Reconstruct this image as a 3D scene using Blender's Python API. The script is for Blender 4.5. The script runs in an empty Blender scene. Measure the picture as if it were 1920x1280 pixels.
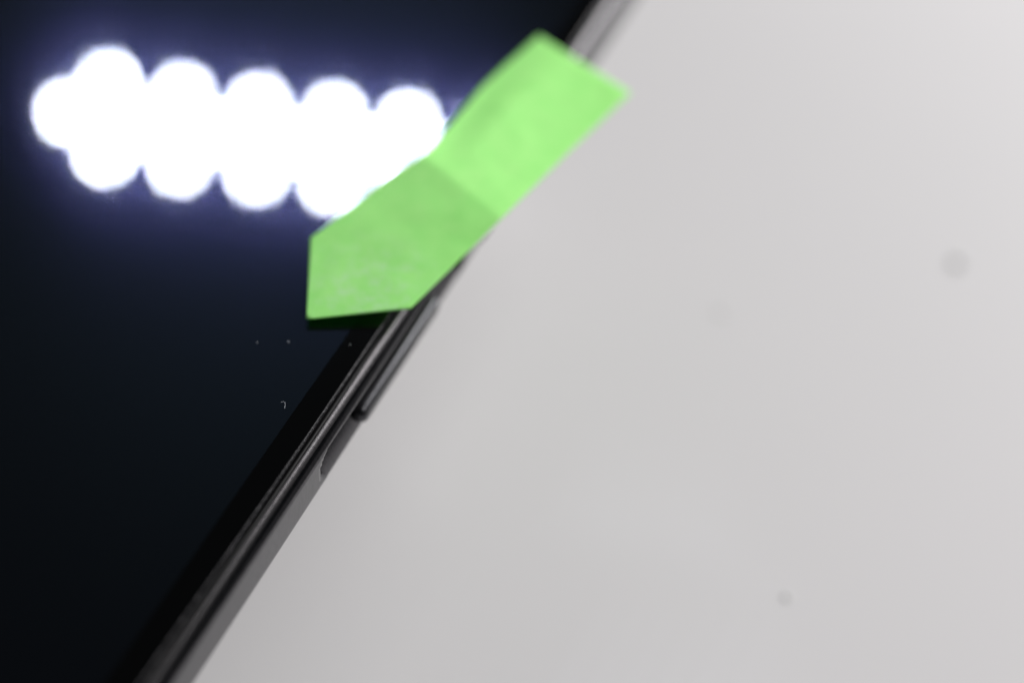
import bpy, bmesh, math, random
from mathutils import Vector, Matrix, noise
random.seed(4)
MM = 0.001
S = bpy.context.scene
COL = S.collection

# ------------------------------------------------------------ camera
# world: +X = outward normal of the phone's visible long side, +Y = along that side, +Z = up; phone glass at z=0
cam_d = bpy.data.cameras.new('camera')
cam = bpy.data.objects.new('camera', cam_d); COL.objects.link(cam); S.camera = cam
R = Matrix(((0.918997, -0.333066, 0.210976), (0.386904, 0.658942, -0.645058), (0.075826, 0.674434, 0.734431)))
CP = Vector((43.831, 0.0, 109.005))
cam.matrix_world = Matrix.Translation(CP*MM) @ R.normalized().to_4x4()
cam_d.sensor_width = 36.0
cam_d.lens = 36.0*2800/1920
cam_d.clip_start = 0.005; cam_d.clip_end = 20
cam_d.dof.use_dof = True
cam_d.dof.focus_distance = 0.1395
cam_d.dof.aperture_fstop = 52.5/7.9
cam_d.dof.aperture_blades = 0

# ------------------------------------------------------------ world: a dim room
w = bpy.data.worlds.new('World'); S.world = w; w.use_nodes = True
bg = w.node_tree.nodes['Background']
bg.inputs[0].default_value = (0.80, 0.9, 1.0, 1); bg.inputs[1].default_value = 0.03
S.view_settings.view_transform = 'Standard'; S.view_settings.look = 'None'
S.view_settings.exposure = 0; S.view_settings.gamma = 1
S.render.film_transparent = False
S.cycles.sample_clamp_indirect = 0
S.cycles.use_denoising = True

def area(name, loc, target, size, power, col):
    d = bpy.data.lights.new(name, 'AREA'); d.shape = 'SQUARE'; d.size = size; d.energy = power; d.color = col
    o = bpy.data.objects.new(name, d); COL.objects.link(o); o.location = loc
    o.rotation_euler = (Vector(target)-Vector(loc)).to_track_quat('-Z', 'Y').to_euler()
area('added_key', (0.42, 1.10, 0.50), (0.03, 0.10, -0.02), 0.85, 24.0, (1.0, 0.99, 0.995))  # added key light, out of view; lights board and flag from the far right
area('side_fill', (0.66, 0.02, 0.78), (0.03, 0.10, -0.02), 0.5, 4.2, (1.0, 0.985, 0.985))  # added fill, out of view; evens out the board beside the phone

# the lamp array whose out-of-focus reflection lies on the screen: three staggered rows of small lamps
def ray(px, py):
    return R @ Vector(((px-960)/2800, (640-py)/2800, -1.0))
LAMP_W = 0.42
k = 0
rows = [((203,158),(343,181),(485,200),(627,217),(765,232),(905,249)),
        ((127,211),(270,232),(413,251),(556,268),(697,284),(840,300)),
        ((197,287),(336,306),(481,323),(620,340),(760,357))]
for row in rows:
    for (px, py) in row:
        v = CP + ray(px, py)*870.0
        p = Vector((v.x, v.y, -v.z))                 # the real lamp is the mirror image in the glass
        d = bpy.data.lights.new('array_lamp', 'SPOT'); d.energy = LAMP_W; d.shadow_soft_size = 0.0027
        d.color = (0.80, 0.89, 1.0)
        d.spot_size = math.radians(9); d.spot_blend = 0.8
        o = bpy.data.objects.new('array_lamp', d); COL.objects.link(o); o.location = p*MM
        o.rotation_euler = (Vector((-0.034, 0.116, 0))-p*MM).to_track_quat('-Z', 'Y').to_euler()

# ------------------------------------------------------------ materials
def mat(name):
    m = bpy.data.materials.new(name); m.use_nodes = True
    nt = m.node_tree
    return m, nt, nt.nodes['Principled BSDF']
def N(nt, t, **kw):
    n = nt.nodes.new(t)
    for a, b in kw.items(): setattr(n, a, b)
    return n
def noise_tex(nt, scale, detail=4, rough=.5, vec_scale=None):
    tc = N(nt, 'ShaderNodeTexCoord')
    n = N(nt, 'ShaderNodeTexNoise'); n.inputs['Scale'].default_value = scale
    n.inputs['Detail'].default_value = detail; n.inputs['Roughness'].default_value = rough
    if vec_scale:
        mp = N(nt, 'ShaderNodeMapping'); mp.inputs['Scale'].default_value = vec_scale
        nt.links.new(tc.outputs['Object'], mp.inputs[0]); nt.links.new(mp.outputs[0], n.inputs['Vector'])
    else:
        nt.links.new(tc.outputs['Object'], n.inputs['Vector'])
    return n
def ramp(nt, src, stops):
    r = N(nt, 'ShaderNodeValToRGB')
    e = r.color_ramp.elements
    while len(e) < len(stops): e.new(0.5)
    for i, (p, c) in enumerate(stops):
        e[i].position = p; e[i].color = c if len(c) == 4 else (*c, 1)
    nt.links.new(src, r.inputs[0]); return r
def bump(nt, src, dist, strength, bsdf):
    b = N(nt, 'ShaderNodeBump'); b.inputs['Distance'].default_value = dist; b.inputs['Strength'].default_value = strength
    nt.links.new(src, b.inputs['Height']); nt.links.new(b.outputs[0], bsdf.inputs['Normal'])
    return b

# table: matt white laminate
M_table, nt, b = mat('white_table')
n = noise_tex(nt, 9, 3)
r = ramp(nt, n.outputs[0], [(0.3, (0.548, 0.540, 0.541)), (0.7, (0.566, 0.553, 0.556))])
nt.links.new(r.outputs[0], b.inputs['Base Color']); b.inputs['Roughness'].default_value = 0.7

M_desk, nt, b = mat('dark_desk')
b.inputs['Base Color'].default_value = (0.03, 0.03, 0.032, 1); b.inputs['Roughness'].default_value = 0.6

# display: dark glass; the pixel layer below scatters a little bluish light round bright reflections
M_disp, nt, b = mat('display_glass')
b.inputs['Base Color'].default_value = (0.0012, 0.0014, 0.0018, 1); b.inputs['Roughness'].default_value = 0.035
b.inputs['IOR'].default_value = 1.52
out = nt.nodes['Material Output']
g1 = N(nt, 'ShaderNodeBsdfGlossy'); g1.inputs['Color'].default_value = (0.0054, 0.0052, 0.0165, 1); g1.inputs['Roughness'].default_value = 0.12
g2 = N(nt, 'ShaderNodeBsdfGlossy'); g2.inputs['Color'].default_value = (0.0014, 0.0024, 0.0028, 1); g2.inputs['Roughness'].default_value = 0.40
a1 = N(nt, 'ShaderNodeAddShader'); a2 = N(nt, 'ShaderNodeAddShader')
nt.links.new(g1.outputs[0], a1.inputs[0]); nt.links.new(g2.outputs[0], a1.inputs[1])
nt.links.new(b.outputs[0], a2.inputs[0]); nt.links.new(a1.outputs[0], a2.inputs[1])
nt.links.new(a2.outputs[0], out.inputs['Surface'])

M_bez, nt, b = mat('bezel_glass')
b.inputs['Base Color'].default_value = (0.0008, 0.0008, 0.0008, 1); b.inputs['Roughness'].default_value = 0.06; b.inputs['IOR'].default_value = 1.5

# ground glass rim, sparkling with tiny chips and scratches
M_rim, nt, b = mat('ground_glass_rim')
n = noise_tex(nt, 7000, 8, .85, (1, 0.5, 1))
r = ramp(nt, n.outputs[0], [(0.53, (0.002, 0.002, 0.003)), (0.68, (0.32, 0.31, 0.32))])
nt.links.new(r.outputs[0], b.inputs['Base Color']); b.inputs['Roughness'].default_value = 0.3
b.inputs['IOR'].default_value = 1.3
bump(nt, n.outputs[0], 0.00003, 0.6, b)

# frame: dark anodised metal
M_frame, nt, b = mat('dark_metal_frame')
b.inputs['Metallic'].default_value = 1.0
n = noise_tex(nt, 4200, 5, .7, (0.22, 1, 0.22))
r = ramp(nt, n.outputs[0], [(0.3, (0.085, 0.084, 0.090)), (0.7, (0.135, 0.132, 0.138))])
nt.links.new(r.outputs[0], b.inputs['Base Color'])
r2 = ramp(nt, n.outputs[0], [(0.3, (0.10,)*3), (0.7, (0.15,)*3)])
nt.links.new(r2.outputs[0], b.inputs['Roughness'])
bump(nt, n.outputs[0], 0.000006, 0.4, b)

M_cham, nt, b = mat('chamfer_metal')
b.inputs['Metallic'].default_value = 1.0
n = noise_tex(nt, 4200, 5, .8, (0.22, 1, 0.22))
r = ramp(nt, n.outputs[0], [(0.3, (0.045, 0.044, 0.047)), (0.7, (0.105, 0.10, 0.102))])
nt.links.new(r.outputs[0], b.inputs['Base Color']); b.inputs['Roughness'].default_value = 0.27
bump(nt, n.outputs[0], 0.000008, 0.6, b)
M_side, nt, b = mat('glass_side')
b.inputs['Base Color'].default_value = (0.001, 0.001, 0.0012, 1); b.inputs['Roughness'].default_value = 0.08; b.inputs['IOR'].default_value = 1.08
M_key, nt, b = mat('button_metal')
b.inputs['Metallic'].default_value = 1.0; b.inputs['Base Color'].default_value = (0.075, 0.075, 0.08, 1); b.inputs['Roughness'].default_value = 0.3
M_gap, nt, b = mat('black_gasket')
b.inputs['Base Color'].default_value = (0.004, 0.004, 0.004, 1); b.inputs['Roughness'].default_value = 0.6
M_back, nt, b = mat('black_back_cover')
b.inputs['Base Color'].default_value = (0.01, 0.01, 0.012, 1); b.inputs['Roughness'].default_value = 0.25
M_block, nt, b = mat('white_foam_block')
b.inputs['Base Color'].default_value = (0.62, 0.62, 0.61, 1); b.inputs['Roughness'].default_value = 0.8

# paper flag: fluorescent green paper, mottled fibres
M_paper, nt, b = mat('green_paper')
n = noise_tex(nt, 420, 8, .72)
r = ramp(nt, n.outputs[0], [(0.30, (0.335, 0.83, 0.19)), (0.72, (0.43, 0.89, 0.245))])
# pale scuffs rubbed into the paper near its pointed end
n3 = noise_tex(nt, 650, 8, .8)
r3 = ramp(nt, n3.outputs[0], [(0.46, (0, 0, 0)), (0.72, (1, 1, 1))])
tc = N(nt, 'ShaderNodeTexCoord')
vd = N(nt, 'ShaderNodeVectorMath', operation='DISTANCE'); vd.inputs[1].default_value = (-0.0025, 0.0945, 0.0012)
nt.links.new(tc.outputs['Object'], vd.inputs[0])
mr = N(nt, 'ShaderNodeMapRange'); mr.inputs[1].default_value = 0.0025; mr.inputs[2].default_value = 0.0085; mr.inputs[3].default_value = 0.95; mr.inputs[4].default_value = 0.0
nt.links.new(vd.outputs['Value'], mr.inputs[0])
mm = N(nt, 'ShaderNodeMath', operation='MULTIPLY'); nt.links.new(r3.outputs[0], mm.inputs[0]); nt.links.new(mr.outputs[0], mm.inputs[1])
mc = N(nt, 'ShaderNodeMix', data_type='RGBA'); nt.links.new(mm.outputs[0], mc.inputs['Factor']); nt.links.new(r.outputs[0], mc.inputs[6]); mc.inputs[7].default_value = (0.58, 0.82, 0.50, 1)
r = mc
nt.links.new(mc.outputs[2], b.inputs['Base Color']); b.inputs['Roughness'].default_value = 0.62
n2 = noise_tex(nt, 1500, 6, .6)
bump(nt, n2.outputs[0], 0.00004, 0.35, b)
tr = N(nt, 'ShaderNodeBsdfTranslucent'); tr.inputs['Color'].default_value = (0.16, 0.95, 0.14, 1)
mx = N(nt, 'ShaderNodeMixShader'); mx.inputs[0].default_value = 0.26
out = nt.nodes['Material Output']
nt.links.new(b.outputs[0], mx.inputs[1]); nt.links.new(tr.outputs[0], mx.inputs[2]); nt.links.new(mx.outputs[0], out.inputs['Surface'])
M_dust, nt, b = mat('dust')
b.inputs['Base Color'].default_value = (0.5, 0.52, 0.55, 1); b.inputs['Roughness'].default_value = 0.9
M_spot, nt, b = mat('grey_sensor_spot')  # grey of the added spots that stand in for sensor dust
b.inputs['Base Color'].default_value = (0.53, 0.53, 0.52, 1); b.inputs['Roughness'].default_value = 0.9

# ------------------------------------------------------------ helpers
def obj(name, bm, m, parent=None, smooth=True, loc=None):
    me = bpy.data.meshes.new(name); bm.normal_update(); bm.to_mesh(me); bm.free()
    if smooth:
        for p in me.polygons: p.use_smooth = True
    me.materials.append(m)
    o = bpy.data.objects.new(name, me); COL.objects.link(o)
    if parent: o.parent = parent
    if loc is not None: o.location = Vector(loc)*MM
    return o
def tag(o, label, cat, group=None):
    o['label'] = label; o['category'] = cat
    if group: o['group'] = group
    return o
def V(bm, x, y, z): return bm.verts.new((x*MM, y*MM, z*MM))

# ------------------------------------------------------------ setting: table top
ZT = -36.0
bm = bmesh.new()
vs = [V(bm, x, y, ZT-2.0) for x, y in ((-900,-700),(1100,-700),(1100,1300),(-900,1300))]
bm.faces.new(vs)
o = obj('tabletop', bm, M_desk, smooth=False); o['kind'] = 'structure'
bm = bmesh.new(); bmesh.ops.create_cube(bm, size=1.0)
bmesh.ops.scale(bm, vec=Vector((340, 620, 2.0))*MM, verts=bm.verts)
o = obj('white_board', bm, M_table, None, False, (-80, 160, ZT-1.0))
tag(o, 'plain matt white board filling the blurred background beside the smartphone', 'board')

# ------------------------------------------------------------ phone
X0, X1, Y0, Y1, RC = -75.2, 0.0, 16.0, 178.0, 9.0     # glass outline
def loop_path():
    """points (x, y, nx, ny) round the glass outline, right side sampled finely"""
    P = []
    def seg(a, b_, n, nrm):
        for i in range(n):
            t = i/n; P.append((a[0]+(b_[0]-a[0])*t, a[1]+(b_[1]-a[1])*t, nrm[0], nrm[1]))
    def arc(cx, cy, a0):
        for i in range(12):
            a = math.radians(a0+90*i/12); P.append((cx+RC*math.cos(a), cy+RC*math.sin(a), math.cos(a), math.sin(a)))
    seg((X1, Y0+RC), (X1, Y1-RC), 420, (1, 0))
    arc(X1-RC, Y1-RC, 0)
    seg((X1-RC, Y1), (X0+RC, Y1), 8, (0, 1))
    arc(X0+RC, Y1-RC, 90)
    seg((X0, Y1-RC), (X0, Y0+RC), 12, (-1, 0))
    arc(X0+RC, Y0+RC, 180)
    seg((X0+RC, Y0), (X1-RC, Y0), 8, (0, -1))
    arc(X1-RC, Y0+RC, 270)
    return P
PATH = loop_path()
def sweep(bm, prof, disp=None):
    rings = []
    for (o_, z) in prof:
        ring = []
        for (x, y, nx, ny) in PATH:
            d = o_
            if disp and nx == 1: d += disp(y, z, o_)
            ring.append(V(bm, x+nx*d, y+ny*d, z))
        rings.append(ring)
    for a, c in zip(rings, rings[1:]):
        for i in range(len(a)):
            j = (i+1) % len(a)
            bm.faces.new((a[i], c[i], c[j], a[j]))
    return rings

phone = bpy.data.objects.new('smartphone', None); COL.objects.link(phone)
tag(phone, 'black smartphone with a switched-off glossy screen reflecting a row of white lamps', 'smartphone')

# display panel and printed bezel lie in one glass sheet
BZ = 2.43
def rrect(x0, x1, y0, y1, r, n=10):
    pts = []
    for cx, cy, a0 in ((x1-r, y1-r, 0), (x0+r, y1-r, 90), (x0+r, y0+r, 180), (x1-r, y0+r, 270)):
        for i in range(n+1):
            a = math.radians(a0+90*i/n); pts.append((cx+r*math.cos(a), cy+r*math.sin(a)))
    return pts
inner = rrect(X0+BZ, X1-BZ, Y0+4, Y1-4, 5.5)
bm = bmesh.new(); bm.faces.new([V(bm, x, y, 0) for x, y in inner])
obj('screen', bm, M_disp, phone, False)
outer = rrect(X0, X1, Y0, Y1, RC)
bm = bmesh.new()
A = [V(bm, x, y, 0) for x, y in inner]; B = [V(bm, x, y, 0) for x, y in outer]
for i in range(len(A)):
    j = (i+1) % len(A); bm.faces.new((A[i], B[i], B[j], A[j]))
obj('bezel', bm, M_bez, phone, False)
# ground edge of the cover glass
bm = bmesh.new()
sweep(bm, [(0.0, 0.0), (0.05, -0.015), (0.10, -0.05), (0.14, -0.10), (0.17, -0.17)])
obj('glass_rim', bm, M_rim, phone)
bm = bmesh.new()
sweep(bm, [(0.17, -0.17), (0.21, -0.34), (0.22, -0.62), (0.22, -1.2)])
obj('glass_side', bm, M_side, phone)
bm = bmesh.new()
sweep(bm, [(0.225, -0.95), (0.42, -0.98)])
obj('gasket', bm, M_gap, phone)

# metal frame with milled hollow for the power button
def sst(a, b_, x):
    t = max(0, min(1, (x-a)/(b_-a))); return t*t*(3-2*t)
def hollow(y, z, o_):
    # long pill shaped scoop, deeper towards its upper lip
    zc, hz, ya, yb = -4.62, 2.25, 75.8, 109.5
    yy = min(max(y, ya+hz), yb-hz)
    d = math.hypot(y-yy, z-zc)
    m = 1-sst(hz-0.35, hz+0.05, d)
    depth = 0.06+2.2*max(0, min(1, (z-(zc-hz))/(2*hz)))**1.15
    return -depth*m
prof = [(0.40, -1.25), (0.40, -0.98)]
px_, pz_ = 0.40, -0.96
prof.append((px_, pz_))
for th, ln in ((84, .06), (76, .07), (68, .09), (60, .11), (53, .13), (47, .16), (42, .16), (38, .24), (34, .26), (30, .26), (26, .2), (17, .15), (9, .12), (3, .1)):
    px_ += math.sin(math.radians(th))*ln; pz_ -= math.cos(math.radians(th))*ln
    prof.append((px_, pz_))
XF = px_; z = pz_-0.1
while z > -6.2: prof.append((XF, z)); z -= 0.1
for i in range(1, 9):
    a = math.radians(90*i/8); prof.append((XF-1.3*(1-math.cos(a)), -6.2-1.2*math.sin(a)))
cut = 9
bm = bmesh.new(); sweep(bm, prof[:cut+1]); obj('chamfer', bm, M_cham, phone)
bm = bmesh.new(); sweep(bm, prof[cut:], hollow)
obj('frame', bm, M_frame, phone)
bm = bmesh.new()
bm.faces.new([V(bm, x, y, -7.4) for x, y in rrect(X0, X1, Y0, Y1, RC)][::-1])
obj('back_cover', bm, M_back, phone, False)

def pill_button(name, ya, yb, zc, hz, x_in, x_out, m, parent, gap=True):
    def outline(r_off):
        h = hz+r_off; pts = []
        for cy, a0 in ((yb-hz, -90), (ya+hz, 90)):
            for i in range(17):
                a = math.radians(a0+180*i/16); pts.append((cy+h*math.cos(a), zc+h*math.sin(a)))
        return pts
    bm = bmesh.new(); rings = []
    for (ro, x) in ((0, x_in), (0, x_out-0.7), (-0.07, x_out-0.45), (-0.2, x_out-0.24), (-0.42, x_out-0.09), (-0.7, x_out-0.02), (-0.95, x_out)):
        rings.append([V(bm, x, y, z) for y, z in outline(ro)])
    for a, c in zip(rings, rings[1:]):
        for i in range(len(a)):
            j = (i+1) % len(a); bm.faces.new((a[i], a[j], c[j], c[i]))
    bm.faces.new(rings[-1])
    bm.normal_update(); bmesh.ops.recalc_face_normals(bm, faces=bm.faces)
    o = obj(name, bm, m, parent)
    bm = bmesh.new()
    a = [V(bm, x_in+0.28, y, z) for y, z in outline(0.0)]; c = [V(bm, x_in+0.20, y, z) for y, z in outline(0.13)]
    e = [V(bm, x_in-0.3, y, z) for y, z in outline(0.13)]
    for i in range(len(a)):
        j = (i+1) % len(a); bm.faces.new((a[i], a[j], c[j], c[i])); bm.faces.new((c[i], c[j], e[j], e[i]))
    bmesh.ops.recalc_face_normals(bm, faces=bm.faces)
    obj('button_gap', bm, M_gap, o)
    return o
pill_button('power_button', 84.2, 102.5, -5.6, 1.2, XF-1.5, XF+0.40, M_key, phone)
pill_button('volume_button', 113.0, 135.0, -5.2, 1.2, XF-0.3, XF+0.45, M_key, phone)

# ------------------------------------------------------------ block that carries the phone
bm = bmesh.new()
bmesh.ops.create_cube(bm, size=1.0)
bmesh.ops.scale(bm, vec=Vector((40, 120, -7.4-ZT))*MM, verts=bm.verts)
bmesh.ops.bevel(bm, geom=bm.edges[:], offset=0.0015, segments=3, affect='EDGES')
o = obj('support_block', bm, M_block, None, True, (-38, 97, (-7.4+ZT)/2))
tag(o, 'white foam block hidden underneath the black smartphone', 'block')

# ------------------------------------------------------------ green paper flag
def unp(px, py, z):
    d = ray(px, py); return CP + d*((z-CP.z)/d.z)
# edge stations measured on the paper (metres follow from the height of each station above the glass)
LE = [(0.0, (582,446), 1.7), (0.16,(640,403), 2.2), (0.36,(722,336), 2.8), (0.50,(793,290), 3.5), (0.585,(845,233), 2.1), (0.68,(903,163), 1.2), (0.80,(951,119), 1.0), (1.0,(1010,68), 1.0)]
RE = [(0.0, (770,578), 1.3), (0.25,(856,493), 1.65), (0.50,(942,408), 3.1), (0.75,(1061,291), 2.1), (1.0,(1182,175), 1.4)]
RE[1] = (0.25, (856,493), 2.05)
def prep(E): return [(t, unp(p[0], p[1], z)) for t, p, z in E]
LE3, RE3 = prep(LE), prep(RE)
def pl(E, t):
    for (a, p), (b_, q) in zip(E, E[1:]):
        if t <= b_ + 1e-9: return p.lerp(q, (t-a)/(b_-a))
    return E[-1][1]
def smooth_pl(E, t, s=0.009):
    return (pl(E, max(0, t-s))+pl(E, t)*2+pl(E, min(1, t+s)))/4 if s < t < 1-s else pl(E, t)
bm = bmesh.new()
TIP = unp(575, 598, .70)
NU, NV = 110, 40
rowsv = []
def crinkle(p): return 0.06*noise.noise(Vector((p.x*.35, p.y*.35, 3.1)))
for i in range(NU+1):
    t = i/NU; a = smooth_pl(LE3, t); c = smooth_pl(RE3, t); row = []
    # height between the edges: flat sheet; the curl towards the glass stays near the left edge
    ztop = None
    zbase_l = None
    # straight (uncurled) height of left edge
    if t <= .5: zl = 1.7+(3.5-1.7)*t/.5
    else: zl = 3.5+(1.0-3.5)*(t-.5)/.5
    for j in range(NV+1):
        v = j/NV
        p = a.lerp(c, v)
        zz = zl*(1-v)+c.z*v
        dip = (a.z-zl)*(1-sst(0.0, 0.4, v))
        p.z = zz+dip + crinkle(p)*sst(0, .1, v)
        row.append(p)
    rowsv.append(row)
bv = [[V(bm, *p) for p in row] for row in rowsv]
for i in range(NU):
    for j in range(NV):
        bm.faces.new((bv[i][j], bv[i][j+1], bv[i+1][j+1], bv[i+1][j]))
# arrow tip
K = 14; prev = bv[0]
for k in range(1, K+1):
    s = k/K
    if k == K:
        tv = V(bm, *TIP)
        for j in range(NV): bm.faces.new((prev[j+1], prev[j], tv))
    else:
        cur = []
        for j in range(NV+1):
            p = rowsv[0][j].lerp(TIP, s); cur.append(V(bm, *p))
        for j in range(NV): bm.faces.new((cur[j], cur[j+1], prev[j+1], prev[j]))
        prev = cur
bmesh.ops.recalc_face_normals(bm, faces=bm.faces)
o = obj('paper_flag', bm, M_paper)
so = o.modifiers.new('thickness', 'SOLIDIFY'); so.thickness = 0.0001; so.offset = 0
tag(o, 'green arrow-shaped sticky paper flag creased across the middle, bridging the screen edge', 'paper flag')

# ------------------------------------------------------------ dust on the glass, added spots on the board standing in for sensor dust
def speck(name, px, py, z, r, m, label, cat, squash=.6, seed=0):
    bm = bmesh.new(); bmesh.ops.create_icosphere(bm, subdivisions=2, radius=r*MM)
    for v in bm.verts:
        q = 1+.35*noise.noise(v.co/(r*MM)*1.3+Vector((seed, 0, 0))); v.co = v.co*q; v.co.z *= squash
    lo = min(v.co.z for v in bm.verts)
    p = unp(px, py, z); o = obj(name, bm, m, None, True, (p.x, p.y, z-lo/MM-.002))
    return tag(o, label, cat)
speck('dust_speck', 541, 641, 0, .07, M_dust, 'bright tiny dust speck on the dark screen just below the green flag', 'dust speck', seed=1)
speck('dust_speck', 482, 642, 0, .045, M_dust, 'faint tiny dust speck on the screen left of the brighter speck', 'dust speck', seed=2)
speck('dust_speck', 656, 646, 0, .045, M_dust, 'faint dust speck on the black bezel, nearest to the metal edge', 'dust speck', seed=3)
speck('sensor_spot', 1796, 493, ZT, .8, M_spot, 'blurred grey crumb standing in for sensor dust, on the white board at the far right', 'spot', .4, seed=5)
speck('sensor_spot', 1475, 1118, ZT, .4, M_spot, 'faint blurred crumb standing in for sensor dust, on the white board near the bottom', 'spot', .3, seed=6)
speck('sensor_spot', 1352, 588, ZT, .5, M_spot, 'very faint blurred crumb standing in for sensor dust, in the middle of the white surface', 'spot', .2, seed=7)
# hooked fibre
c = bpy.data.curves.new('lint_fibre', 'CURVE'); c.dimensions = '3D'; c.bevel_depth = .014*MM; c.bevel_resolution = 2
sp = c.splines.new('NURBS'); pts = [(527,754), (531,752), (534,754), (535,759), (533.5,765)]
sp.points.add(len(pts)-1)
for q, (px, py) in zip(sp.points, pts):
    v = unp(px, py, .03); q.co = (v.x*MM, v.y*MM, .03*MM, 1)
sp.use_endpoint_u = True; sp.order_u = 3
c.materials.append(M_dust)
dg = bpy.context.evaluated_depsgraph_get()
tmp = bpy.data.objects.new('lint_tmp', c); COL.objects.link(tmp)
me = bpy.data.meshes.new_from_object(tmp.evaluated_get(bpy.context.evaluated_depsgraph_get()))
bpy.data.objects.remove(tmp)
lf = bpy.data.objects.new('lint_fibre', me); COL.objects.link(lf)
tag(lf, 'tiny hooked white lint fibre on the dark screen beside the bezel', 'fibre')
